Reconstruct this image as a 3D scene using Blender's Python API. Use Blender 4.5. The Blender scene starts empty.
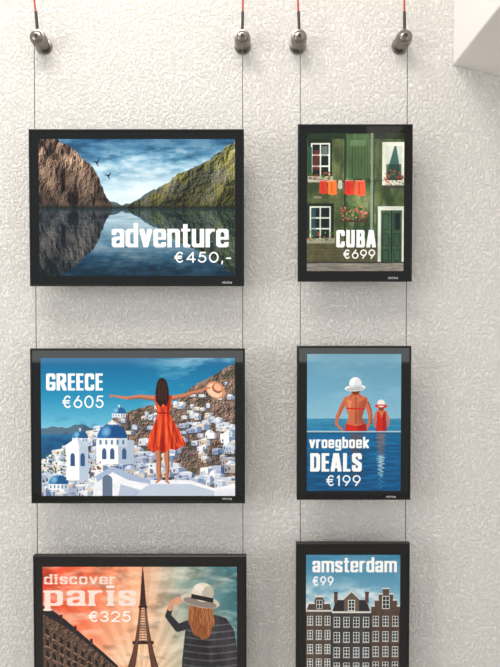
import bpy, math, random
import numpy as np
from mathutils import Vector, Matrix
scn=bpy.context.scene
scn.view_settings.view_transform='Standard'
scn.view_settings.look='None'

# ------------------------------------------------------------------ camera model
F=532.0; TILT=0.023; CZ=1.5; YREF=-0.058; CY=YREF-1.15
def hit(px,py,y):
    f=Vector((0,math.cos(TILT),-math.sin(TILT))); u=Vector((0,math.sin(TILT),math.cos(TILT)))
    r=f+Vector((1,0,0))*((px-250)/F)+u*((333.5-py)/F)
    t=(y-CY)/r.y
    return Vector((0,CY,CZ))+r*t
cd=bpy.data.cameras.new('camera'); cam=bpy.data.objects.new('camera',cd)
scn.collection.objects.link(cam); scn.camera=cam
cam.location=(0,CY,CZ); cam.rotation_euler=(math.pi/2-TILT,0,0)
cd.sensor_fit='VERTICAL'; cd.sensor_height=36; cd.lens=36*F/667; cd.clip_start=0.02

# ------------------------------------------------------------------ helpers
def lin(c):
    c=np.asarray(c,dtype=np.float64)/255.0
    return np.where(c<=0.04045,c/12.92,((c+0.055)/1.055)**2.4)
def mat(name,col,rough=0.5,metal=0.0,spec=0.5):
    m=bpy.data.materials.new(name); m.use_nodes=True
    b=m.node_tree.nodes['Principled BSDF']
    l=lin(col); b.inputs['Base Color'].default_value=(l[0],l[1],l[2],1)
    b.inputs['Roughness'].default_value=rough; b.inputs['Metallic'].default_value=metal
    b.inputs['Specular IOR Level'].default_value=spec
    return m
def link(o,parent=None):
    scn.collection.objects.link(o)
    if parent is not None: o.parent=parent
    return o
def meshobj(name,verts,faces,m,parent=None,smooth=False):
    me=bpy.data.meshes.new(name); me.from_pydata([tuple(v) for v in verts],[],faces); me.update()
    me.materials.append(m)
    if smooth:
        for p in me.polygons: p.use_smooth=True
    return link(bpy.data.objects.new(name,me),parent)
def box(name,x0,x1,y0,y1,z0,z1,m,parent=None,bev=0):
    v=[(x,y,z) for x in (x0,x1) for y in (y0,y1) for z in (z0,z1)]
    f=[(0,1,3,2),(4,6,7,5),(0,4,5,1),(2,3,7,6),(0,2,6,4),(1,5,7,3)]
    o=meshobj(name,v,f,m,parent)
    if bev:
        b=o.modifiers.new('bevel','BEVEL'); b.width=bev; b.segments=3
    return o
def tube(name,pts,r,m,parent=None):
    cu=bpy.data.curves.new(name,'CURVE'); cu.dimensions='3D'; cu.bevel_depth=r; cu.bevel_resolution=3; cu.use_fill_caps=True
    sp=cu.splines.new('POLY' if len(pts)==2 else 'NURBS'); sp.points.add(len(pts)-1)
    for i,p in enumerate(pts): sp.points[i].co=(*p,1)
    if len(pts)>2: sp.use_endpoint_u=True; sp.order_u=3
    cu.materials.append(m)
    return link(bpy.data.objects.new(name,cu),parent)
def empty(name,loc=(0,0,0)):
    e=bpy.data.objects.new(name,None); e.empty_display_size=0.05
    e.location=(0,0,0); return link(e)

# ------------------------------------------------------------------ raster painter (fills a colour attribute of the printed sheet)
S=6
def vnoise(h,w,cy,cx,seed):
    rg=np.random.RandomState(seed)
    gy=int(h/cy)+3; gx=int(w/cx)+3
    g=rg.rand(gy,gx)
    y=np.arange(h)/cy; x=np.arange(w)/cx
    iy=y.astype(int); ix=x.astype(int); fy=y-iy; fx=x-ix
    fy=(fy*fy*(3-2*fy))[:,None]; fx=(fx*fx*(3-2*fx))[None,:]
    a=g[iy][:,ix]; b=g[iy][:,ix+1]; c=g[iy+1][:,ix]; d=g[iy+1][:,ix+1]
    return (a*(1-fx)+b*fx)*(1-fy)+(c*(1-fx)+d*fx)*fy
def fbm(h,w,cy,cx,seed,octv=4,pers=0.55):
    t=0;am=1;s=0
    for i in range(octv):
        s=s+am*vnoise(h,w,max(cy,1.0),max(cx,1.0),seed+i*17); t+=am; am*=pers; cy/=2; cx/=2
    return s/t
def hull(P):
    P=sorted(set((round(a,5),round(b,5)) for a,b in P))
    if len(P)<3: return P
    def half(Q):
        o=[]
        for p in Q:
            while len(o)>1 and (o[-1][0]-o[-2][0])*(p[1]-o[-2][1])-(o[-1][1]-o[-2][1])*(p[0]-o[-2][0])<=0: o.pop()
            o.append(p)
        return o[:-1]
    return half(P)+half(P[::-1])
class Cv:
    def __init__(s,x0,y0,x1,y1):
        s.x0,s.y0,s.x1,s.y1=x0,y0,x1,y1
        s.w=int(round((x1-x0)*S)); s.h=int(round((y1-y0)*S))
        s.X=x0+(np.arange(s.w)+.5)/S; s.Y=y0+(np.arange(s.h)+.5)/S
        s.XX,s.YY=np.meshgrid(s.X,s.Y)
        s.img=np.zeros((s.h,s.w,3))
    def n(s,cy,cx,seed,o=4,p=.55): return fbm(s.h,s.w,cy*S,cx*S,seed,o,p)
    def relief(s,cy,cx,seed,o=7,p=.62,k=1.0,ridged=True):
        n=s.n(cy,cx,seed,o,p)
        if ridged: n=1-np.abs(2*n-1)*1.6
        gy,gx=np.gradient(n); g=(-gx*.8-gy*.6)*S*k*((cy+cx)/2)
        return np.clip(.5+g*.55,0,1),n
    def grade(s,seed,grain=5,con=1.08,sat=1.1):
        rg=np.random.RandomState(seed)
        m=s.img.mean(2,keepdims=True); s.img=m+(s.img-m)*sat
        s.img=(s.img-118)*con+118
        g=rg.randn(s.h//2+1,s.w//2+1).repeat(2,0).repeat(2,1)[:s.h,:s.w]
        s.img=np.clip(s.img+g[...,None]*grain,4,250)
    def vgrad(s,stops):
        ys=[a for a,_ in stops]; out=np.zeros((s.h,s.w,3))
        for k in range(3): out[:,:,k]=np.interp(s.Y,ys,[c[k] for _,c in stops])[:,None]
        return out
    def mix(s,a,b,t):
        a=np.asarray(a,float); b=np.asarray(b,float)
        return a*(1-t[...,None])+b*t[...,None]
    def poly(s,pts,col,al=1.0):
        xs=[p[0] for p in pts]; ys=[p[1] for p in pts]
        i0=max(0,int((min(ys)-s.y0)*S)-1); i1=min(s.h,int((max(ys)-s.y0)*S)+2)
        j0=max(0,int((min(xs)-s.x0)*S)-1); j1=min(s.w,int((max(xs)-s.x0)*S)+2)
        if i1<=i0 or j1<=j0: return
        X=s.XX[i0:i1,j0:j1]; Y=s.YY[i0:i1,j0:j1]; ins=np.zeros(X.shape,bool)
        n=len(pts)
        for k in range(n):
            xa,ya=pts[k]; xb,yb=pts[(k+1)%n]
            if ya==yb: continue
            c=((ya>Y)!=(yb>Y))&(X<(xb-xa)*(Y-ya)/(yb-ya)+xa)
            ins^=c
        m=(ins*al)[...,None]
        c=np.asarray(col,float)
        if c.ndim==3: c=c[i0:i1,j0:j1]
        s.img[i0:i1,j0:j1]=s.img[i0:i1,j0:j1]*(1-m)+c*m
    def rect(s,x0,y0,x1,y1,col,al=1.0): s.poly([(x0,y0),(x1,y0),(x1,y1),(x0,y1)],col,al)
    def ell(s,cx,cy,rx,ry,col,al=1.0,rot=0,a0=0,a1=360):
        r=math.radians(rot); P=[]
        for k in range(25):
            a=math.radians(a0+(a1-a0)*k/24); x=rx*math.cos(a); y=ry*math.sin(a)
            P.append((cx+x*math.cos(r)-y*math.sin(r),cy+x*math.sin(r)+y*math.cos(r)))
        s.poly(P,col,al)
    def limb(s,pts,ws,col,al=1.0):
        for k in range(len(pts)-1):
            P=[]
            for (x,y),w in ((pts[k],ws[k]),(pts[k+1],ws[k+1])):
                for q in range(12):
                    a=q*math.pi/6; P.append((x+w/2*math.cos(a),y+w/2*math.sin(a)))
            s.poly(hull(P),col,al)
    def line(s,pts,w,col,al=1.0): s.limb(pts,[w]*len(pts),col,al)
def jag(pts,amp,it,seed,yo=1.0):
    rg=random.Random(seed)
    for _ in range(it):
        o=[]
        for a,b in zip(pts,pts[1:]):
            L=math.hypot(b[0]-a[0],b[1]-a[1])
            o+= [a,((a[0]+b[0])/2+rg.uniform(-1,1)*amp*L*.6,(a[1]+b[1])/2+rg.uniform(-1,1)*amp*L*yo)]
        o.append(pts[-1]); pts=o
    return pts

def arc(cx,cy,rx,ry,a0,a1,n=14):
    return [(cx+rx*math.cos(math.radians(a0+(a1-a0)*k/n)),cy+ry*math.sin(math.radians(a0+(a1-a0)*k/n))) for k in range(n+1)]
O8=[(0,.12),(0,.88),(.25,1),(.75,1),(1,.88),(1,.12),(.75,0),(.25,0),(0,.12)]
BOLD={
'a':(1,[[(0,.78),(0,.9),(.25,1),(.75,1),(1,.9),(1,0)],[(1,.52),(.25,.48),(0,.38),(0,.1),(.25,0),(.6,0),(1,.12)]]),
'd':(1,[[(1,1.38),(1,0)],[(1,.95),(.3,1),(0,.88),(0,.12),(.3,0),(1,.05)]]),
'v':(1,[[(0,1),(.5,0),(1,1)]]),
'e':(1,[[(0,.48),(1,.48),(1,.88),(.75,1),(.25,1),(0,.88),(0,.12),(.25,0),(.75,0),(1,.1),(1,.16)]]),
'n':(1,[[(0,0),(0,1)],[(0,.9),(.4,1),(.8,1),(1,.88),(1,0)]]),
't':(.72,[[(.4,1.3),(.4,.1),(.65,0),(1,0)],[(0,1),(1,1)]]),
'u':(1,[[(0,1),(0,.12),(.25,0),(.6,0),(1,.1)],[(1,1),(1,0)]]),
'r':(.74,[[(0,0),(0,1)],[(0,.82),(.5,1),(1,1)]]),
'o':(1,[O8]),
'g':(1,[[(1,1),(1,-.2),(.75,-.34),(.25,-.34),(0,-.28)],[(1,.95),(.3,1),(0,.88),(0,.2),(.3,.06),(1,.1)]]),
'b':(1,[[(0,1.38),(0,0)],[(0,.95),(.7,1),(1,.88),(1,.12),(.7,0),(0,.05)]]),
'k':(1,[[(0,1.38),(0,0)],[(1,1),(.1,.45)],[(.25,.55),(1,0)]]),
'm':(1.6,[[(0,0),(0,1)],[(0,.95),(.3,1),(.5,.9),(.5,0)],[(.5,.95),(.8,1),(1,.9),(1,0)]]),
's':(.95,[[(1,.8),(1,.9),(.75,1),(.25,1),(0,.9),(0,.65),(1,.36),(1,.1),(.75,0),(.25,0),(0,.1),(0,.2)]]),
'i':(.45,[[(.5,0),(.5,1)],[(.5,1.33),(.5,1.38)]]),
'p':(1,[[(0,1),(0,-.38)],[(0,.95),(.7,1),(1,.88),(1,.12),(.7,0),(0,.05)]]),
'c':(.95,[[(1,.76),(1,.88),(.75,1),(.25,1),(0,.88),(0,.12),(.25,0),(.75,0),(1,.12),(1,.24)]]),
'C':(1,[[(1,.76),(1,.9),(.75,1),(.25,1),(0,.9),(0,.1),(.25,0),(.75,0),(1,.1),(1,.24)]]),
'U':(1,[[(0,1),(0,.1),(.25,0),(.75,0),(1,.1),(1,1)]]),
'B':(1,[[(0,0),(0,1),(.7,1),(.95,.9),(.95,.6),(.7,.52),(0,.52)],[(.7,.52),(1,.42),(1,.1),(.75,0),(0,0)]]),
'A':(1.1,[[(0,0),(.38,1),(.62,1),(1,0)],[(.2,.22),(.8,.22)]]),
'G':(1,[[(1,.76),(1,.9),(.75,1),(.25,1),(0,.9),(0,.1),(.25,0),(.75,0),(1,.1),(1,.42),(.62,.42)]]),
'R':(1.05,[[(0,0),(0,1),(.7,1),(.95,.9),(.95,.62),(.7,.5),(0,.5)],[(.5,.5),(1,0)]]),
'E':(.78,[[(1,1),(0,1),(0,0),(1,0)],[(0,.52),(.9,.52)]]),
'D':(1,[[(0,0),(0,1),(.7,1),(1,.88),(1,.12),(.7,0),(0,0)]]),
'L':(.75,[[(0,1),(0,0),(1,0)]]),
'S':(1,[[(1,.78),(1,.9),(.75,1),(.25,1),(0,.9),(0,.64),(1,.36),(1,.1),(.75,0),(.25,0),(0,.1),(0,.24)]]),
}
THIN={
'0':(1,[arc(.5,.5,.5,.5,0,360,24)]),
'1':(.45,[[(0,.8),(.7,1),(.7,0)]]),
'2':(.9,[arc(.5,.7,.5,.3,170,-35)+[(0,0),(1,0)]]),
'3':(.85,[arc(.45,.75,.45,.25,160,-90)+arc(.45,.26,.5,.26,90,-160)]),
'4':(1,[[(.75,0),(.75,1),(0,.28),(1,.28)]]),
'5':(.9,[[(.9,1),(.25,1),(.12,.55)]+arc(.45,.33,.5,.33,120,-160)]),
'6':(.95,[[(.62,1),(.1,.5)]+[],arc(.5,.33,.5,.33,0,360,20)]),
'9':(.95,[[(.38,0),(.9,.5)],arc(.5,.67,.5,.33,0,360,20)]),
'€':(1.0,[arc(.6,.5,.45,.5,50,310,18),[(0,.6),(.8,.6)],[(0,.4),(.74,.4)]]),
',':(.3,[[(.6,.08),(.3,-.18)]]),
'-':(.55,[[(0,.4),(1,.4)]]),
}
def text(c,st,x0,x1,base,xh,a,b,col,font=BOLD,gap=1.0,al=1.0,rnd=False,serif=0):
    if rnd: pen=[(a*math.cos(k*math.pi/5),b*math.sin(k*math.pi/5)) for k in range(10)]
    else: pen=[(-a,-b),(a,-b),(a,b),(-a,b)]
    W=[font[ch][0] for ch in st]; unit=((x1-x0)-gap*(len(st)-1))/sum(W)
    x=x0
    for ch,w in zip(st,W):
        gw=w*unit
        f=lambda p:(x+a+p[0]*max(gw-2*a,.01), base-b-p[1]*(xh-2*b))
        for path in font[ch][1]:
            Q=[f(p) for p in path]
            for p,q in zip(Q,Q[1:]):
                c.poly(hull([(p[0]+u,p[1]+v) for u,v in pen]+[(q[0]+u,q[1]+v) for u,v in pen]),col,al)
            if serif:
                for (p,r) in ((Q[0],path[0]),(Q[-1],path[-1])):
                    if len(path)<=2 or r[1] in (0,):
                        c.rect(p[0]-a-serif,p[1]-b*.9,p[0]+a+serif,p[1]+b*.9,col,al)
        x+=gw+gap
WHT=(250,250,248)

def art_adventure():
    c=Cv(39,139,235,276)
    sky=c.vgrad([(139,(48,90,122)),(158,(88,134,162)),(182,(150,182,198)),(205,(200,212,216))])
    n1=c.n(9,30,3,6); n2=c.n(5,14,9,6)
    t=np.clip((n1*.6+n2*.4-.45)*5,0,1)
    sky=c.mix(sky,(200,214,220),t*.8*np.clip((c.YY-136)/24,.35,1))
    t=np.clip((.47-n1)*6,0,1); sky=c.mix(sky,(34,60,82),t*.65*np.clip((190-c.YY)/40,0,1))
    glow=np.exp(-((c.XX-146)/34)**2-((c.YY-188)/16)**2); sky=c.mix(sky,(226,230,228),glow*.4)
    c.img=sky
    c.poly(jag([(95,199),(108,201),(122,205),(138,199),(150,191),(165,186),(175,200)],.12,3,2)+[(175,210),(95,210)],(84,98,100))
    # right mountain : broad ridges + fine rock relief
    sh,nn=c.relief(26,22,21,8,.58,1.2)
    D=(c.XX-150)*.8+(c.YY-150)*.62+c.n(24,24,35,4)*26
    big=.5+.5*np.sin(D/6.2); sh=np.clip(sh*.62+big*.42-.02,0,1)
    rock=c.mix((26,30,30),(150,150,138),sh)
    veg=c.mix((28,38,22),(172,164,104),sh)
    green=c.mix(veg,rock,np.clip((c.n(12,9,43,5)-.44)*5,0,1)*.8)
    green=green*np.clip(1.16-(c.YY[...,None]-150)/115,.45,1.15)
    mt=jag([(235,141),(226,146),(214,155),(203,163),(190,169),(178,173),(168,183),(156,190),(142,199),(128,206)],.12,4,5)
    c.poly(mt+[(128,212),(235,212)],green)
    # left cliff
    sh,nn=c.relief(24,11,51,8,.62,1.3)
    D=(c.XX-40)*.9-(c.YY-140)*.5+c.n(20,20,75,4)*30
    sh=np.clip(sh*.72+(.5+.5*np.sin(D/4.6))*.34-.04,0,1)
    br=c.mix((24,18,18),(206,176,152),sh)
    br=c.mix(br,(38,34,34),np.clip((c.YY-160)/46,0,1)*.62)
    br=c.mix(br,(22,18,18),np.clip((.45-c.n(12,6,66,5))*7,0,1)*.7)
    cl=jag([(58,139),(68,144),(77,151),(84,160),(92,166),(98,176),(103,187),(106,196),(112,204)],.16,4,8)
    c.poly([(39,139)]+cl+[(112,212),(39,212)],br)
    c.rect(39,205,235,209,(40,44,38),.5)
    # lake mirrored
    k=int((208-139)*S); n=c.h-k
    m=c.img[:k][::-1][:n]; m=np.vstack([m,np.repeat(m[-1:],n-m.shape[0],0)]) if m.shape[0]<n else m
    sh=np.clip(1.0-(np.arange(n)/n),0,1)[:,None,None]
    w=m*(.46+.36*sh)+np.array((2,14,22))
    rip=c.n(1.3,16,81,3)[k:]; w=w*(.84+.32*rip[...,None])
    yy=np.arange(n)/S
    off=(np.sin(yy*2.2)*1.5+np.sin(yy*5.1)*2).astype(int)
    for i in range(n): w[i]=np.roll(w[i],off[i],0)
    c.img[k:]=w
    c.rect(39,206.8,235,208.4,(30,36,34),.6)
    fg=np.clip((c.n(3,6,91,5)-.42)*4,0,1)
    c.img=c.mix(c.img,c.img*.45+np.array((8,16,18)),np.clip((c.YY-250)/22,0,1)*(.35+.6*fg))
    c.grade(1,4,1.12,1.08)
    for x,y,q in ((97,163,.85),(108.5,176,.75)):
        c.limb([(x-5*q,y-1.5*q),(x-2*q,y-1.8*q),(x,y),(x+2.2*q,y-3*q),(x+3.5*q,y-5.6*q)],[.4,1,1.6,1,.3],(18,20,24))
        c.limb([(x-.8*q,y-1*q),(x+1.6*q,y+3.4*q)],[1.4,.8],(18,20,24))
    text(c,'adventure',111.5,228.5,247,18.5,2.2,1.35,WHT,gap=1.4)
    text(c,'€450,-',174,231,262.5,11,.75,.75,WHT,THIN,gap=2.2,rnd=True)
    return c

def window(c,x0,y0,x1,y1,fr=(196,204,190),gl=(34,44,44),nx=2,ny=2,fw=1.6):
    c.rect(x0,y0,x1,y1,fr); w=(x1-x0-fw*(nx+1)*.8)/nx; h=(y1-y0-fw*(ny+1)*.8)/ny
    for i in range(nx):
        for j in range(ny):
            c.rect(x0+fw*.8+i*(w+fw*.8),y0+fw*.8+j*(h+fw*.8),x0+fw*.8+i*(w+fw*.8)+w,y0+fw*.8+j*(h+fw*.8)+h,gl)

def plants(c,x0,x1,y0,y1,cols,n,seed):
    rg=random.Random(seed)
    for k in range(n):
        x=rg.uniform(x0,x1); y=rg.uniform(y0,y1); q=rg.uniform(.4,1.3)
        c.ell(x,y,q,q*.8,cols[rg.randrange(len(cols))],.9,rg.uniform(0,90))

def art_cuba():
    c=Cv(307,133,404,271)
    g=c.mix((50,68,44),(118,132,88),np.clip((c.n(22,10,5,6,.62)-.3)*2.3,0,1))
    g=c.mix(g,(146,150,116),np.clip((c.n(14,4,15,5)-.58)*6,0,1)*.5)
    c.img=g*(.9+.2*c.n(1.5,1.5,8,2)[...,None])
    c.rect(307,133,343,271,(60,62,40),.35)
    c.rect(307,133,404,139,(30,46,34),.8)
    c.rect(344,139,346,262,(36,52,38),.8)
    c.rect(346,134,370,178,c.mix((58,84,54),(104,128,90),c.n(18,2.5,31,4)),.9)
    for k in range(8): c.rect(346+3*k,139,346.6+3*k,178,(42,64,42),.5)
    c.rect(350,140,366,146,(110,136,100),.6)
    c.rect(370.5,133,374,262,(130,144,124)); c.rect(373,133,374.2,262,(40,50,40),.8)
    c.rect(374,139,404,204,(70,82,52),.35)
    c.rect(308,139,332,181,(34,46,34)); window(c,311,143,330,178,(206,210,196),(30,38,36),2,3,1.8)
    c.rect(308,147,312,177,(44,82,62))
    c.rect(313.5,150,319,170,(150,60,54),.45); c.rect(322,146,327.5,156,(120,140,134),.7)
    c.rect(308,176,333,182,(172,170,152)); plants(c,309,332,172,179,[(46,86,38),(70,110,50),(150,60,50)],38,3)
    c.rect(382,142,404,186,(206,208,194)); c.rect(385,146,402,180,(64,98,92))
    c.poly([(385,146),(394,146),(389,164),(386,178),(385,178)],(216,216,204),.85); c.poly([(402,146),(396,146),(399,164),(401,178),(402,178)],(204,206,194),.85)
    c.rect(386,164,401,180,(40,60,52),.7); plants(c,384,403,170,185,[(52,92,44),(180,64,52),(200,90,70),(74,120,60)],60,6)
    c.rect(381,185,404,188,(70,70,58))
    c.line([(309,178),(340,181.5),(372,181),(404,178)],.5,(30,30,28))
    for x,w,h,col in ((320,7,13,(204,66,44)),(328.5,8,14,(232,118,52)),(338.5,3.5,8,(190,190,176)),(345,8.5,14,(196,56,46)),(355,10,15,(226,92,62))):
        c.poly([(x,180),(x+w,180.6),(x+w+.5,180+h),(x+w*.5,181+h),(x-.6,180+h-.5)],col)
        c.rect(x+w*.35,182,x+w*.5,179+h,(130,34,30),.45)
        c.rect(x,180,x+w,181,(250,220,200),.4)
    c.rect(314,196,322,198,(176,170,150),.5)
    c.rect(307,198,344,201,(86,92,66),.8)
    c.rect(307,203,334,243,(36,46,34)); window(c,310,206,331,240,(210,214,202),(28,38,40),2,3,1.8)
    c.rect(311,208,316,236,(70,110,112),.5); c.rect(307,238,335,243,(150,146,128)); plants(c,308,333,231,241,[(58,98,48),(176,60,54),(90,130,66)],46,9)
    c.rect(340,219,368,222,(70,56,44)); plants(c,341,367,206,220,[(54,96,48),(92,132,64),(168,60,64),(206,120,110),(38,66,36)],120,12)
    c.rect(378,206,404,264,(206,210,198)); c.rect(381,210,402,264,c.mix((44,70,52),(88,112,86),c.n(14,2,41,4))); c.rect(391,210,392.3,264,(28,50,40))
    for a in (382.5,393.5):
        for y0,y1 in ((213,230),(233,246),(249,261)): c.rect(a,y0,a+7,y1,(34,56,44),.8); c.rect(a+1,y0+1,a+6,y1-1,(84,108,86),.5)
    c.rect(395,213,400,229,(30,40,40))
    c.rect(307,243,378,262,c.mix((70,66,48),(120,106,78),c.n(3,3,33,4)),.7)
    for k in range(6): c.rect(307,245+3*k,378,245.4+3*k,(40,38,30),.35)
    c.rect(307,262,404,271,c.mix((96,92,86),(170,164,154),c.n(1,8,35,3)))
    c.rect(307,261.5,404,263,(40,40,36),.8)
    c.img=c.img*(.8+.4*c.n(30,24,99,4)[...,None])
    c.grade(2,5,1.1,1.0)
    text(c,'CUBA',336.5,376,247.2,17.5,1.75,1.2,WHT,gap=1.6)
    text(c,'€699',343.5,375.5,258.5,9.3,.62,.62,WHT,THIN,gap=1.5,rnd=True)
    return c

def dome(c,cx,by,r,col=(44,110,166),drum=True):
    if drum:
        c.rect(cx-r*1.0,by,cx+r*1.0,by+r*.55,(230,232,234)); c.rect(cx+r*.3,by,cx+r*1.0,by+r*.55,(160,174,190),.6)
        for k in range(5): c.rect(cx-r*.85+k*r*.38,by+r*.12,cx-r*.7+k*r*.38,by+r*.42,(70,110,150),.8)
    c.ell(cx,by,r,r*.92,col,1,0,180,360)
    for k in range(9):
        q=k/9; c.ell(cx+r*(.18+.3*q),by,r*(.82-.3*q),r*(.9-.05*q),(16,58,104),.10,0,180,360)
    for k in range(6): c.ell(cx-r*.38,by-r*.42,r*(.34-.05*k),r*(.4-.06*k),(170,208,228),.16,25)
    c.rect(cx-.4,by-r*1.25,cx+.4,by-r*.85,(235,235,235)); c.rect(cx-1.2,by-r*1.18,cx+1.2,by-r*1.08,(235,235,235))

def house(c,rg,x,y,w,h,arch=False):
    v=rg.uniform(.88,1.02); base=np.array(rg.choice([(236,238,240),(244,244,244),(218,224,232),(232,222,208),(206,214,224),(222,206,188)]))*v
    sl=rg.uniform(-.3,.3); k=rg.uniform(.0,.35)
    c.poly([(x-w/2,y-h),(x+w*k,y-h+sl),(x+w*k,y),(x-w/2,y)],np.clip(base,0,250))
    c.poly([(x+w*k,y-h+sl),(x+w/2,y-h*.9),(x+w/2,y),(x+w*k,y)],np.array(rg.choice([(120,142,172),(136,150,176),(162,170,184),(96,112,140)])))
    c.poly([(x-w/2,y-h),(x+w*k,y-h+sl),(x+w/2,y-h*.9),(x+w*.1,y-h*1.12)],(250,250,248),.9)
    c.rect(x-w/2,y-.5,x+w/2,y+.8,(84,76,80),.6)
    for j in range(rg.randrange(1,4)):
        wx=x-w*.42+j*w*.2; ww=w*.1; wy=y-h*rg.uniform(.5,.75)
        c.rect(wx,wy,wx+ww,wy+h*.35,rg.choice([(40,70,110),(60,60,66),(50,100,150),(110,80,60)]),.85)
    if arch: c.ell(x-w*.1,y-h,w*.34,w*.24,(246,246,246),1,0,180,360); c.ell(x+w*.05,y-h,w*.2,w*.22,(150,170,196),.6,0,180,360)

def art_greece():
    c=Cv(41,358,235,496)
    sky=c.vgrad([(358,(20,98,140)),(395,(40,134,172)),(425,(108,178,202)),(434,(150,196,210))])
    n=c.n(12,44,4,6); t=np.clip((n-.48)*5,0,1)*np.clip((c.XX-130)/70,0,1)
    sky=c.mix(sky,(214,228,232),t*.65)
    c.img=sky
    c.rect(41,428,235,496,c.vgrad([(428,(70,136,166)),(440,(34,92,132)),(496,(26,70,104))]))
    c.poly(jag([(41,430),(52,426),(66,428),(82,424),(100,429)],.1,3,3)+[(100,434),(41,434)],(84,110,128))
    sh,nn=c.relief(12,12,14,7,.66,1.3)
    rk=c.mix((44,34,34),(176,150,132),sh)
    rk=c.mix(rk,(60,66,50),np.clip((c.n(6,8,19,5)-.52)*6,0,1)*.6)
    c.poly(jag([(84,444),(100,428),(116,416),(132,410),(150,405),(176,402),(188,390),(205,380),(222,370),(235,364)],.08,3,5)+[(235,496),(41,496),(41,464),(60,452)],rk)
    rg=random.Random(11)
    H=[]
    for k in range(480):
        x=rg.uniform(42,236); top=np.interp(x,[41,70,90,115,150,180,205,235],[464,446,434,416,408,400,386,370])
        y=top+3+(496-top)*rg.random()**1.15; H.append((y,x))
    H.sort()
    hole=c.n(14,16,88,3)
    for y,x in H:
        iy=min(c.h-1,max(0,int((y-c.y0)*S))); ix=min(c.w-1,max(0,int((x-c.x0)*S)))
        if hole[iy,ix]>(.47 if x>172 else .60) and y<480 and rg.random()<.85: continue
        q=.45+((y-370)/125)**1.2*1.15; w=rg.uniform(5,13)*q; h=rg.uniform(3,7)*q
        house(c,rg,x,y,w,h,rg.random()<.16)
        if rg.random()<.12: plants(c,x-3,x+3,y-1,y+2,[(60,84,50),(96,70,56),(80,104,64)],7,int(x*7))
    c.img=c.mix(c.img,c.img*np.array((.66,.72,.84)),np.clip((c.n(10,16,101,5)-.5)*6,0,1)*np.clip((c.YY-410)/20,0,1)*.7)
    # churches & domes
    c.rect(96,440,134,464,(236,238,240)); c.rect(118,440,134,464,(150,168,190),.8)
    dome(c,112,438,15,(40,110,166))
    for x in (104,112,124): c.ell(x,452,2.2,4,(64,92,130)); c.rect(x-2.2,452,x+2.2,459,(64,92,130))
    dome(c,119,413.5,7,(84,156,196))
    dome(c,80,438,8,(64,140,186)); dome(c,58,484,10,(64,136,180))
    c.rect(66,446,88,480,(240,242,242)); c.rect(79,446,88,480,(158,176,198),.8)
    for x in (71,81): c.ell(x+1.4,456,2.2,3,(56,88,130)); c.rect(x-.8,456,x+3.6,466,(56,88,130))
    c.poly([(64,446),(77,437),(90,446)],(248,248,248)); c.poly([(77,437),(90,446),(79,446)],(180,194,212))
    plants(c,41,66,452,474,[(54,88,52),(90,112,60),(48,70,50)],70,4)
    plants(c,88,100,462,478,[(54,88,52),(150,60,90),(48,70,50)],26,14)
    # foreground parapet
    wl=c.mix((206,212,222),(248,248,246),c.n(8,14,71,5))
    c.poly([(92,496),(95,476),(112,466),(132,474),(150,480),(190,480),(214,488),(235,484),(235,496)],wl)
    c.poly([(95,476),(112,466),(132,474),(150,480),(150,484),(128,480),(112,472),(97,482)],(160,176,200))
    c.rect(102,480,112,496,(70,88,116),.8); c.ell(107,480,5,5,(70,88,116),.8,0,180,360)
    c.poly([(150,484),(190,484),(214,491),(214,496),(130,496)],(184,196,212))
    c.poly([(120,484),(140,490),(136,496),(118,496)],(160,174,196),.8)
    # woman
    sk=(184,124,94); skd=(122,74,56)
    c.limb([(157,447),(158.5,460),(158,470),(159,480)],[6,5,4.4,2.4],sk); c.limb([(166,447),(166.5,460),(167.5,470),(166,481)],[6,5,4.4,2.4],sk)
    c.limb([(160,449),(160.5,466),(160,478)],[1.8,1.4,.8],skd,.8); c.limb([(168.5,449),(168.6,466),(167.5,478)],[1.6,1.4,.8],skd,.8)
    c.limb([(158.6,480),(156,482.5)],[2.6,1.8],sk); c.limb([(166.4,481),(168.6,483)],[2.6,1.8],sk)
    c.limb([(154,398),(140,396.5),(128,398),(117,396.5),(112,395.5)],[5,4,3.2,2.4,1.6],sk)
    c.limb([(154,400),(140,398),(128,399)],[1.8,1.3,1],skd,.7)
    c.limb([(171,398),(184,395.5),(196,391.5),(206,388.5),(210,388)],[5,4,3.2,2.5,1.8],sk)
    c.limb([(171,400),(184,397.2),(196,393)],[1.8,1.3,1],skd,.7)
    for q in ((110,394.4),(109.6,396),(110,397.4)): c.limb([(113,396),q],[1.2,.7],sk)
    c.ell(215.5,390,10.5,8,(196,140,108),1,35); c.ell(214.5,390.5,8.4,6.2,(236,196,166),1,35)
    c.ell(217,388.5,5.6,4.2,(150,84,66),1,35); c.ell(217.6,387.6,4.4,3.2,(226,176,142),1,35)
    for k in range(8):
        a=k*.785; c.line([(214.5+5*math.cos(a),390.5+4*math.sin(a)),(214.5+8.6*math.cos(a),390.5+6.8*math.sin(a))],.5,(190,140,108),.6)
    c.limb([(204,388.8),(209.5,388)],[2.4,1.8],sk)
    c.limb([(162,388),(162.5,396)],[4,6],sk)
    dr=[(154,396),(158.5,394),(162.5,397),(167,394),(172,396),(171,404),(169.4,413),(174,422),(180,432),(186,444),(181,447),(176,450),(170,449),(164,453),(158,450),(152,452),(147,447),(149,436),(154,424),(157.6,413),(155.4,404)]
    fo=np.clip((fbm(c.h,c.w,30*S,2.6*S,77,4,.6)-.28)*2.4,0,1)
    c.poly(dr,c.mix((150,28,12),(236,98,50),fo))
    for a,b in (((160,414),(153,447)),((163,415),(162,450)),((167,414),(172,447)),((169,416),(181,444)),((160,400),(163,412))): c.limb([a,b],[.5,1.6],(112,18,10),.45)
    for a,b in (((162,416),(158,446)),((166,416),(177,446)),((158,399),(159,410))): c.limb([a,b],[.4,1.4],(250,130,76),.5)
    c.line([(157.5,413),(169.5,413)],1.4,(130,26,14))
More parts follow.
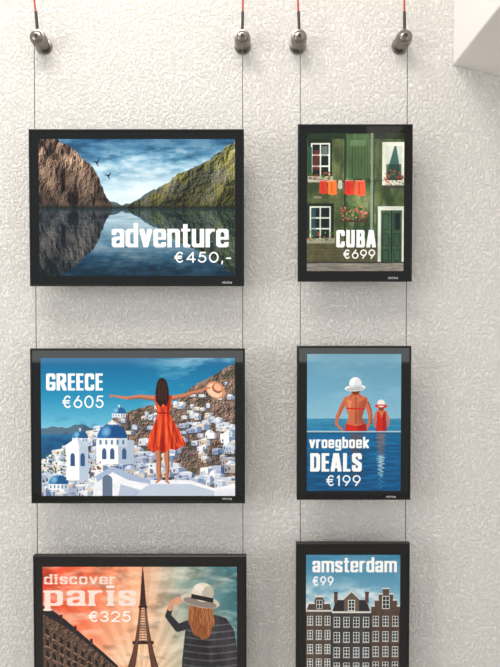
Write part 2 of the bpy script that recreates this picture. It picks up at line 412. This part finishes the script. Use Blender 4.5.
    hr=(44,26,22)
    c.ell(162,384,5,6,hr); c.poly([(157,383),(155.4,392),(156,401),(160,407),(163,404),(166.5,406),(169,399),(168.8,390),(167,382)],hr)
    for k in range(7): c.limb([(158.5+k*1.2,382),(157.5+k*1.6,401-abs(k-3)*.6)],[.4,.5],(112,68,50) if k%2 else (74,44,34),.7)
    c.grade(3,4,1.08,1.04)
    text(c,'GREECE',46.5,103,390.5,17,1.65,1.2,WHT,gap=1.3)
    text(c,'€605',62.5,104,408,12.5,.75,.75,WHT,THIN,gap=2,rnd=True)
    return c

def art_deals():
    c=Cv(307,354,401,491)
    c.img=c.vgrad([(354,(98,146,168)),(395,(116,166,190)),(418,(136,182,200)),(419,(66,138,170)),(431,(44,118,156)),(432.5,(24,102,146)),(491,(14,80,122))])
    wv=np.clip((c.n(1.4,14,5,5)-.5)*4,-1,1)*np.clip((c.YY-431)/10,0,1)
    c.img=np.clip(c.img*(1+.2*wv[...,None]),0,255)
    wv=np.clip((c.n(1,10,9,3)-.5)*3,-1,1)*((c.YY>418)&(c.YY<431)); c.img=np.clip(c.img*(1+.14*wv[...,None]),0,255)
    cl=np.clip((c.n(10,36,29,5)-.5)*3,0,1)*(c.YY<418); c.img=c.mix(c.img,(190,210,216),cl*.22)
    c.rect(307,430.6,401,432.4,(188,206,210),.85); c.rect(307,432.2,401,433.4,(10,50,80),.7)
    sk=(194,110,78); sh=(130,60,42); red=(190,42,32)
    rf=(120,74,66)
    for k in range(40):
        y=434+k*1.4; q=1-k/44; off=math.sin(k*1.9)*1.6
        c.ell(356+off,y,6.5*q+1.2,.7,rf,.55*q+.1); c.ell(381+off,y,4.2*q+.6,.7,(160,110,100) if k<16 else (170,190,196),.6*q+.1)
    for k in range(16): c.ell(381+math.sin(k*2.3)*1.8,456+k*1.3,3.2-k*.13,.6,(214,224,226),.6)
    c.limb([(346.5,399),(341.5,408),(337.5,417),(336.5,424),(342,429.5)],[5.4,4.6,3.8,2.8,2.2],sk)
    c.limb([(364.5,399),(368.5,408),(370,416),(369,424),(365.5,430)],[5.4,4.6,3.6,2.8,2.2],sk)
    c.limb([(368,402),(371,409),(372,416),(370.6,424)],[1.6,1.4,1.2,1],sh,.6); c.limb([(344.5,403),(340.5,411),(338.5,419)],[1.2,1,.8],sh,.5)
    c.poly([(344.5,397.5),(350,395.5),(352,392),(359,392),(361,395.5),(366.5,397.5),(366.5,403),(364,411),(362.3,417),(365.5,424),(367,431),(345,431),(346,424),(348.8,417),(347,411),(344.6,403)],sk)
    for k in range(6): c.poly([(366.5,397.5),(366.5,403),(364,411),(362.3,417),(365.5,424),(362-k,424),(358.6-k*.6,417),(360-k*.7,411),(362-k,403)],sh,.12)
    c.poly([(355.2,396),(356.4,396),(357,424),(355,424)],sh,.6)
    c.poly([(347,399),(352,401),(350,412),(348.5,411)],(224,148,112),.6)
    c.rect(346.4,407.6,365.2,409.2,red); c.line([(350,397),(355.5,392.5),(361.5,397)],.8,red)
    c.poly([(345.8,423.5),(355.6,426),(366,423.5),(367,431),(345,431)],red); c.poly([(357,426),(366,423.5),(367,431),(358,431)],(120,20,16),.5)
    c.ell(355.5,390.5,4.2,4.4,(112,56,38)); 
    c.ell(355,388,10.4,3.3,(236,236,232),1,-4); c.ell(355.3,383.6,6.2,6.4,(250,250,248)); c.ell(357.8,384,3.6,5.6,(196,204,208),.6); c.ell(355,388.8,9.2,1.9,(166,172,176),.8,-4)
    c.line([(349.6,386.3),(361,385.6)],1.1,(190,194,198))
    c.limb([(376.6,413),(374.4,420),(375,426)],[3,2.6,2],sk); c.limb([(385.6,413),(388.4,420),(388,426)],[3,2.6,2],sk)
    c.poly([(376,411),(379.5,409.5),(383,409.5),(387,411),(386,419),(386.6,431),(375.8,431),(376.8,419)],sk)
    c.poly([(377.4,412),(385.6,412),(386,419),(386.6,431),(375.8,431),(376.8,419)],red); c.poly([(382.5,412),(385.6,412),(386,419),(386.6,431),(383,431)],(120,20,16),.45)
    c.poly([(379,412),(384,412),(381.5,418)],sk)
    c.ell(381.2,407.5,3,3,(120,60,42)); c.ell(381,406,6.2,2.1,(196,60,50),1,3); c.ell(381,403.3,3.9,3.8,(236,226,222)); c.line([(377.4,405),(384.8,405)],1.2,(196,60,50))
    c.grade(4,4,1.05,1.08)
    text(c,'vroegboek',309.5,369,448,8.6,1.1,.75,WHT,gap=1.0)
    text(c,'DEALS',310.5,362,471.5,18.5,1.95,1.35,WHT,gap=1.5)
    text(c,'€199',326.5,361,486,11,.68,.68,WHT,THIN,gap=2,rnd=True)
    return c

def art_paris():
    c=Cv(43,567,237,704)
    t=np.clip((c.XX-43)/194,0,1)
    base=np.zeros((c.h,c.w,3))
    for k in range(3): base[:,:,k]=np.interp(t,[0,.22,.5,.72,1],[(206,74,50)[k],(236,118,84)[k],(238,178,142)[k],(150,168,158)[k],(64,112,122)[k]])
    sky=c.mix(base,(246,214,180),np.clip((c.YY-585)/70,0,1)*.6*np.exp(-((c.XX-140)/60)**2))
    ang=np.arctan2(c.YY-690,c.XX-140); ray=np.clip(np.sin(ang*34)*3,-1,1)*.5+.5
    sky=np.clip(sky*(.95+.08*ray[...,None]),0,255)
    cl=np.clip((c.n(8,26,6,7)-.48)*4,0,1); sky=c.mix(sky,(246,228,208),cl*.5)
    cl=np.clip((.44-c.n(10,22,16,6))*5,0,1); sky=c.mix(sky,sky*.66,cl*.6)
    c.img=sky
    sh,_=c.relief(6,6,12,6,.6,.7)
    bt=c.mix((34,28,28),(150,118,98),sh*.7+.1)
    c.poly([(43,612),(52,618),(66,626),(84,640),(104,656),(118,668),(118,704),(43,704)],bt)
    c.poly([(43,606),(52,610),(66,620),(84,636),(104,653),(118,666),(118,669),(84,641),(66,627),(43,614)],(34,34,40))
    for x in (48,60,74,90):
        y=np.interp(x,[43,118],[604,664]); c.rect(x,y-3,x+2.6,y+4,(60,40,36))
    for r in range(5):
        for k in range(10):
            x=46+k*7; y=np.interp(x,[43,118],[626,674])+r*11*(1-k*.06)
            c.poly([(x,y),(x+3,y+2.1),(x+3,y+8),(x,y+6)],(24,22,24),.85); c.poly([(x-.8,y+6),(x+4,y+8.6),(x+4,y+9.4),(x-.8,y+7)],(180,146,122),.7)
    plants(c,100,185,670,704,[(46,54,46),(64,66,50),(34,40,40)],320,8)
    tw=(66,40,36)
    def hw(y): return float(np.interp(y,[570,578,600,622,640,655,672,704],[.5,1.2,2.8,5,8,11.5,17,24]))
    ys=[570+k*2 for k in range(68)]
    for sgn in (-1,1):
        c.poly([(143+sgn*hw(y),y) for y in ys]+[(143+sgn*max(0,hw(y)*.52 if y>606 else 0),y) for y in ys[::-1]],tw)
    for k in range(40):
        y=572+k*2.6; 
        if y<640: c.line([(143-hw(y),y),(143+hw(y+2.6),y+2.6)],.5,tw); c.line([(143+hw(y),y),(143-hw(y+2.6),y+2.6)],.5,tw)
    for y,e,h in ((606,1,1.8),(641,2.5,3.2),(672,3,4)): c.rect(143-hw(y)-e,y,143+hw(y)+e,y+h,(50,32,30))
    for y in range(610,700,3):
        for sgn in (-1,1):
            c.line([(143+sgn*hw(y)*.6,y),(143+sgn*hw(y)*.95,y+3)],.4,(190,130,102),.8); c.line([(143+sgn*hw(y)*.95,y),(143+sgn*hw(y)*.6,y+3)],.3,(190,130,102),.6)
    c.line(arc(143,704,17,26,180,360),2,tw)
    c.line([(143,566),(143,575)],.8,tw)
    hairc=(146,92,58)
    cf=c.mix((26,26,32),(76,76,82),c.n(22,6,61,5))
    c.poly([(186,622),(194,616),(212,614),(226,618),(234,630),(237,650),(237,704),(180,704),(182,660)],cf)
    for k in range(13):
        y=622+k*7; c.poly([(184,y),(197,y+2.4),(210,y+3),(224,y+2.2),(237,y),(237,y+1.8),(210,y+5),(184,y+1.8)],(176,174,168),.3)
    c.limb([(190,624),(178,628),(168,616),(171,606)],[9,8,6,4.5],(46,46,52))
    c.limb([(170,609),(172,602),(178,598)],[4.5,4,3],(206,150,122))
    for a in range(4): c.limb([(175,601+a*1.2),(181+a*.6,597.5+a*1.6)],[1.6,1.1],(214,158,130))
    c.ell(200,606,9.5,11,hairc); c.poly(jag([(190,604),(212,604),(215,622),(210,636),(202,640),(193,634),(188,620),(190,604)],.12,2,4),hairc)
    rg=random.Random(5)
    for k in range(26):
        x=rg.uniform(190,212); c.line(jag([(x,606),(x+rg.uniform(-2,2),rg.uniform(620,636))],.2,3,k),.5,rg.choice([(84,48,30),(206,152,104),(120,72,44)]),.7)
    c.ell(200,601,20,6.5,(200,190,176),1,12); c.ell(200,602.8,17,4.2,(110,100,94),.7,12)
    c.ell(203,592.5,11,9.5,(218,208,194),1,12); c.ell(208,594,6,8,(150,140,130),.5,12); c.poly([(191.6,594),(213.5,598.5),(213,603),(191,598.4)],(38,36,40))
    c.ell(199,588,5,3.5,(236,228,216),.6,12)
    c.grade(5,5,1.08,1.08)
    pk=(246,226,214)
    text(c,'discover',44.5,116,584.5,7.6,1.15,.7,pk,gap=1.8,serif=.8,al=.85)
    text(c,'paris',45,136,606,15.5,2.8,1.15,pk,gap=4,serif=1.4)
    text(c,'€325',88.5,131,622,10.8,.75,.75,WHT,THIN,gap=2,rnd=True)
    return c

def art_amsterdam():
    c=Cv(306,555,400,690)
    c.img=c.vgrad([(555,(62,126,160)),(588,(104,158,182)),(610,(184,206,212))])
    n=c.n(9,20,4,7); c.img=c.mix(c.img,(228,234,234),np.clip((n-.46)*5,0,1)*.85*np.clip((c.YY-578)/18,.16,1))
    def fac(x0,x1,y0,col,cols,rows,ww,hh,yb=690):
        tx=c.mix(np.array(col)*.7,np.array(col)*1.25,c.n(5,4,int(x0),6,.7))
        c.rect(x0,y0,x1,yb,tx); c.rect(x1-1,y0,x1,yb,(30,28,30),.6)
        st=(x1-x0)/cols
        for r in range(rows):
            for k in range(cols):
                wx=x0+st*(k+.5)-ww/2; wy=y0+5+r*(hh+5.2)
                g=random.Random(int(wx*7+wy)).uniform(.7,1.9)
                window(c,wx,wy,wx+ww,wy+hh,(222,222,216),(30*g,38*g,46*g),2,3,.7)
                c.rect(wx-.5,wy+hh,wx+ww+.5,wy+hh+.8,(170,166,158))
    rd=(44,42,48)
    c.poly([(306,612),(309,604),(314,603),(316,597),(323,597),(325,603),(330,604),(332,612)],(84,74,68)); c.rect(315,595.5,324,597.4,(216,212,204)); c.rect(308,602.6,315,604,(216,212,204)); c.rect(324,602.6,331,604,(216,212,204))
    window(c,316.5,600,322.5,609,(220,220,214),(40,46,54),2,2,.7)
    fac(306,332,611,(88,78,70),3,6,5.6,9)
    c.rect(306,610,332,611.6,(206,202,194))
    c.poly([(332,613),(336,600),(366,600),(371,613)],rd)
    for k in range(6): c.rect(334,601+2*k,369,601.4+2*k,(76,74,80),.5)
    c.poly([(344,613),(344,599),(351.5,592),(359,599),(359,613)],(104,88,78)); window(c,348,600,355,611,(224,224,218),(38,44,52),2,3,.8); c.line([(343,599.6),(351.5,591.6),(360,599.6)],1,(214,210,202))
    for x in (334,365): c.rect(x,593,x+3.6,603,(96,70,58)); c.rect(x-.4,592,x+4,593.4,(60,50,46))
    fac(332,371,612,(66,66,66),4,6,6.2,10); c.rect(332,611.4,371,613.2,(212,208,200))
    c.poly([(371,612),(371,606),(374.5,606),(374.5,600),(378.5,600),(378.5,594),(382.5,594),(382.5,588.5),(389,588.5),(389,594),(393,594),(393,600),(397,600),(397,606),(400,606),(400,612)],(88,72,64))
    for x0,x1,y in ((371,374.5,606),(374.5,378.5,600),(378.5,382.5,594),(382.5,389,588.5),(389,393,594),(393,397,600),(397,400,606)): c.rect(x0-.3,y-.6,x1+.3,y+.6,(214,208,198))
    window(c,382,596,389.5,609,(224,224,218),(38,44,52),2,3,.8)
    fac(371,400,611,(86,70,62),3,6,6,10)
    c.grade(6,5,1.08,1.0)
    text(c,'amsterdam',312.5,396.5,572.5,11.4,1.4,.9,WHT,gap=1.1)
    text(c,'€99',312.5,333.5,586,9.6,.7,.7,WHT,THIN,gap=1.4,rnd=True)
    return c

# ------------------------------------------------------------------ materials
def print_mat():
    m=bpy.data.materials.new('printed_poster_paper'); m.use_nodes=True
    nt=m.node_tree; b=nt.nodes['Principled BSDF']
    a=nt.nodes.new('ShaderNodeAttribute'); a.attribute_name='ink'
    nt.links.new(a.outputs['Color'],b.inputs['Base Color'])
    b.inputs['Roughness'].default_value=.05; b.inputs['Specular IOR Level'].default_value=.4
    return m
MP=print_mat()
M_rim=mat('black_anodised_frame',(16,19,19),.3,0,.4)
M_pan=mat('black_acrylic_border',(8,10,11),.03,0,.5)
M_logo=mat('logo_white_print',(200,200,200),.5)
M_cab=mat('steel_cable',(84,84,84),.4,.5)
M_red=mat('red_wire_insulation',(176,46,32),.4)
M_blk=mat('black_wire_sleeve',(28,24,24),.45)
def metal_mat():
    m=mat('brushed_nickel',(132,126,120),.28,1.0)
    nt=m.node_tree; b=nt.nodes['Principled BSDF']
    n=nt.nodes.new('ShaderNodeTexNoise'); n.inputs['Scale'].default_value=600
    r=nt.nodes.new('ShaderNodeMapRange'); r.inputs['To Min'].default_value=.18; r.inputs['To Max'].default_value=.42
    nt.links.new(n.outputs['Fac'],r.inputs['Value']); nt.links.new(r.outputs['Result'],b.inputs['Roughness'])
    return m
M_met=metal_mat()
def stucco(name,col,strength=.55,dist=.004,sc=1.0):
    m=mat(name,col,.85,0,.25); nt=m.node_tree; b=nt.nodes['Principled BSDF']
    tc=nt.nodes.new('ShaderNodeTexCoord'); mp=nt.nodes.new('ShaderNodeMapping'); mp.inputs['Scale'].default_value=(1,1,.75)
    nt.links.new(tc.outputs['Object'],mp.inputs['Vector'])
    n1=nt.nodes.new('ShaderNodeTexNoise'); n1.inputs['Scale'].default_value=155*sc; n1.inputs['Detail'].default_value=6; n1.inputs['Roughness'].default_value=.64; n1.inputs['Distortion'].default_value=.15
    n2=nt.nodes.new('ShaderNodeTexNoise'); n2.inputs['Scale'].default_value=400*sc; n2.inputs['Detail'].default_value=3; n2.inputs['Roughness'].default_value=.7
    nt.links.new(mp.outputs[0],n1.inputs['Vector']); nt.links.new(mp.outputs[0],n2.inputs['Vector'])
    r=nt.nodes.new('ShaderNodeMapRange'); r.inputs['From Min'].default_value=.4; r.inputs['From Max'].default_value=.63; r.interpolation_type='SMOOTHSTEP'
    nt.links.new(n1.outputs['Fac'],r.inputs['Value'])
    ad=nt.nodes.new('ShaderNodeMath'); ad.operation='MULTIPLY_ADD'; ad.inputs[1].default_value=.8
    nt.links.new(n2.outputs['Fac'],ad.inputs[0]); nt.links.new(r.outputs['Result'],ad.inputs[2])
    bp=nt.nodes.new('ShaderNodeBump'); bp.inputs['Strength'].default_value=strength; bp.inputs['Distance'].default_value=dist
    nt.links.new(ad.outputs[0],bp.inputs['Height']); nt.links.new(bp.outputs['Normal'],b.inputs['Normal'])
    return m
M_wall=stucco('white_stucco_wall',(243,240,235),.8,.0042)
M_beam=stucco('painted_plaster',(226,223,219),.25,.001)
M_floor=mat('pale_floor',(200,193,185),.5)

# ------------------------------------------------------------------ room
ZC=3.2
box('wall_back',-3,3,0,.12,0,ZC,M_wall)
box('floor',-3,3,-3.5,.12,-.1,0,M_floor)
box('ceiling',-3,3,-3.0,.12,ZC,ZC+.1,M_beam)
p=hit(453,65,0); q=hit(500,77,0); sl=(q.z-p.z)/(q.x-p.x)
xe=1.3; ze=p.z+sl*(xe-p.x); y1=-1.0
V=[]
for y in (-0.0,y1): V+=[(p.x,y,p.z),(xe,y,ze),(xe,y,ZC),(p.x,y,ZC)]
bm=meshobj('ceiling_beam',V,[(0,1,2,3),(7,6,5,4),(0,4,5,1),(1,5,6,2),(2,6,7,3),(3,7,4,0)],M_beam)
bb=bm.modifiers.new('bevel','BEVEL'); bb.width=.003; bb.segments=2

# ------------------------------------------------------------------ poster frames
def rng(px0,py0,px1,py1,y):
    a=hit(px0,(py0+py1)/2,y); b=hit(px1,(py0+py1)/2,y); t=hit((px0+px1)/2,py0,y); d=hit((px0+px1)/2,py1,y)
    return a.x,b.x,d.z,t.z
YF=YREF; YB=-.046
def framed(outer,cv,logo):
    root=empty('framed_travel_poster')
    x0,x1,z0,z1=rng(*outer,YF)
    box('light_panel',x0+.001,x1-.001,YF+.0012,YB,z0+.001,z1-.001,M_pan,root)
    rw=.0045; V=[];Fc=[]
    def loop(xa,xb,za,zb,y): return [(xa,y,za),(xb,y,za),(xb,y,zb),(xa,y,zb)]
    Ls=[loop(x0,x1,z0,z1,YB),loop(x0,x1,z0,z1,YF+.001),loop(x0+.001,x1-.001,z0+.001,z1-.001,YF),loop(x0+rw-.0006,x1-rw+.0006,z0+rw-.0006,z1-rw+.0006,YF),loop(x0+rw,x1-rw,z0+rw,z1-rw,YF+.0014)]
    for L in Ls: V+=L
    for k in range(len(Ls)-1):
        for i in range(4):
            j=(i+1)%4; Fc.append((k*4+i,k*4+j,(k+1)*4+j,(k+1)*4+i))
    meshobj('rim',V,Fc,M_rim,root)
    a0,a1,b0,b1=rng(cv.x0,cv.y0,cv.x1,cv.y1,YF)
    K=2; im=cv.img; h=im.shape[0]//K; w=im.shape[1]//K
    im=im[:h*K,:w*K].reshape(h,K,w,K,3).mean((1,3)); im=np.clip(im,0,255)
    col=lin(im).astype(np.float32)
    xs=np.linspace(a0,a1,w); zs=np.linspace(b1,b0,h)
    XX,ZZ=np.meshgrid(xs,zs); co=np.empty((h*w,3),np.float32); co[:,0]=XX.ravel(); co[:,1]=YF+.0008; co[:,2]=ZZ.ravel()
    idx=np.arange(h*w).reshape(h,w)
    q=np.stack([idx[1:,:-1],idx[1:,1:],idx[:-1,1:],idx[:-1,:-1]],-1).reshape(-1,4)
    me=bpy.data.meshes.new('printed_sheet'); me.vertices.add(h*w); me.vertices.foreach_set('co',co.ravel())
    me.loops.add(q.size); me.loops.foreach_set('vertex_index',q.ravel().astype(np.int32))
    me.polygons.add(len(q)); me.polygons.foreach_set('loop_start',np.arange(0,q.size,4,dtype=np.int32))
    me.update(calc_edges=True)
    at=me.color_attributes.new('ink','FLOAT_COLOR','POINT')
    cc=np.ones((h*w,4),np.float32); cc[:,:3]=col.reshape(-1,3); at.data.foreach_set('color',cc.ravel())
    me.materials.append(MP); link(bpy.data.objects.new('printed_sheet',me),root)
    cu=bpy.data.curves.new('logo','FONT'); cu.body='vitrine'; cu.size=.0085; cu.materials.append(M_logo)
    lo=bpy.data.objects.new('logo',cu); P=hit(logo[0],logo[1],YF); lo.location=(P.x,YF+.0009,P.z); lo.rotation_euler=(math.pi/2,0,0); link(lo,root)
    for cx in (x0+.010,x1-.006):
        for cz in (z0+.03,z1-.03):
            box('cable_clamp',cx-.005,cx+.005,YB-.0005,-.041,cz-.012,cz+.012,M_met,root,.001)
    return root
framed((29,129,244,286),art_adventure(),(222,283.5))
framed((298,124,412.5,281.5),art_cuba(),(388,279))
framed((30.5,348.5,245,503.5),art_greece(),(222,500))
framed((297,346,411,500),art_deals(),(386,498))
framed((33.5,556,246.5,713),art_paris(),(222,711))
framed((296,543.5,409.5,700),art_amsterdam(),(386,698))

# ------------------------------------------------------------------ cables, anchors, wires
YCB=-.0435
def lathe(name,prof,m,parent,loc,n=40):
    V=[];Fc=[]
    for (y,r) in prof:
        for k in range(n):
            a=2*math.pi*k/n; V.append((loc[0]+r*math.cos(a),y,loc[2]+r*math.sin(a)))
    for i in range(len(prof)-1):
        for k in range(n):
            j=(k+1)%n; Fc.append((i*n+k,i*n+j,(i+1)*n+j,(i+1)*n+k))
    Fc.append(tuple(range(n))); Fc.append(tuple((len(prof)-1)*n+k for k in range(n))[::-1])
    o=meshobj(name,V,Fc,m,parent,True)
    e=o.modifiers.new('es','EDGE_SPLIT'); e.split_angle=math.radians(40)
    return o
prof=[(0,.0185),(-.004,.0185),(-.0055,.0172),(-.006,.0140),(-.018,.0135),(-.019,.0160),(-.022,.0174),(-.036,.0174),(-.041,.0160),(-.0415,.0128),(-.0425,.0125),(-.0455,.0100),(-.0465,.006),(-.047,.0008)]
for top,bot,bx in (((33.5,50),(37.5,660),(33,0)),((242.5,50),(243,660),(243,0)),((300.5,50),(300.5,660),(298,0)),((408,50),(405.5,660),(405,0))):
    a=hit(*top,YCB); b=hit(*bot,YCB)
    base=hit(top[0]*.985+3.5,36,YCB)
    d=(b-a); zb=.55; e=a+d*((zb-a.z)/d.z)
    tube('hanging_cable',[(a.x-d.x*.03,YCB+.004,base.z),(e.x,YCB+.004,zb)],.00085,M_cab)
    for zc,xc in ((base.z,base.x),(zb,e.x)):
        r=empty('cable_wall_anchor')
        lathe('knob',prof,M_met,r,(xc,0,zc))
        lathe('cap_recess',[(-.0468,.004),(-.0478,.004),(-.0480,.0035)],M_blk,r,(xc,0,zc),16)
    rt=empty('power_wire')
    w0=hit(bx[0],-40,YCB); w1=hit(bx[0],0,YCB)
    zt=base.z+.0150
    P0=Vector((w0.x,-.02,ZC))
    P2=Vector((w1.x+(base.x-w1.x)*.5,YCB+.006,zt+.040)); P3=Vector((base.x,YCB+.006,zt))
    tube('red_insulation',[P0,(w1.x-.002,YCB+.004,w1.z+.08),(w1.x,YCB+.005,w1.z),P2],.0021,M_red,rt)
    tube('black_sleeve',[P2,(P2+P3)/2,P3-Vector((0,0,.003))],.0032,M_blk,rt)

# ------------------------------------------------------------------ lights
w=bpy.data.worlds.new('daylight'); scn.world=w; w.use_nodes=True
w.node_tree.nodes['Background'].inputs[0].default_value=(.98,.985,1,1); w.node_tree.nodes['Background'].inputs[1].default_value=.56
def area(name,loc,target,sx,sy,power,col):
    l=bpy.data.lights.new(name,'AREA'); l.shape='RECTANGLE'; l.size=sx; l.size_y=sy; l.energy=power; l.color=col
    o=bpy.data.objects.new(name,l); o.location=loc
    o.rotation_euler=(Vector(target)-Vector(loc)).to_track_quat('-Z','Y').to_euler(); link(o); return o
area('ceiling_light',(-.45,-.95,3.1),(-.1,0,1.2),1.2,.6,28,(1,.95,.9))
area('glare_strip_light',(2.6,-2.0,1.6),(0,0,1.2),1.4,1.8,17,(.98,.98,1))
area('glare_strip_light',(-2.5,-1.7,1.8),(0,0,1.2),1.2,1.6,36,(1,.98,.95))
# strip lamp added behind the camera for glare, mirrored faintly in the glossy panels
area('glare_strip_light',(-.1,-4.5,1.19),(-.1,0,1.19),4.6,.24,7,(.92,1,.97))
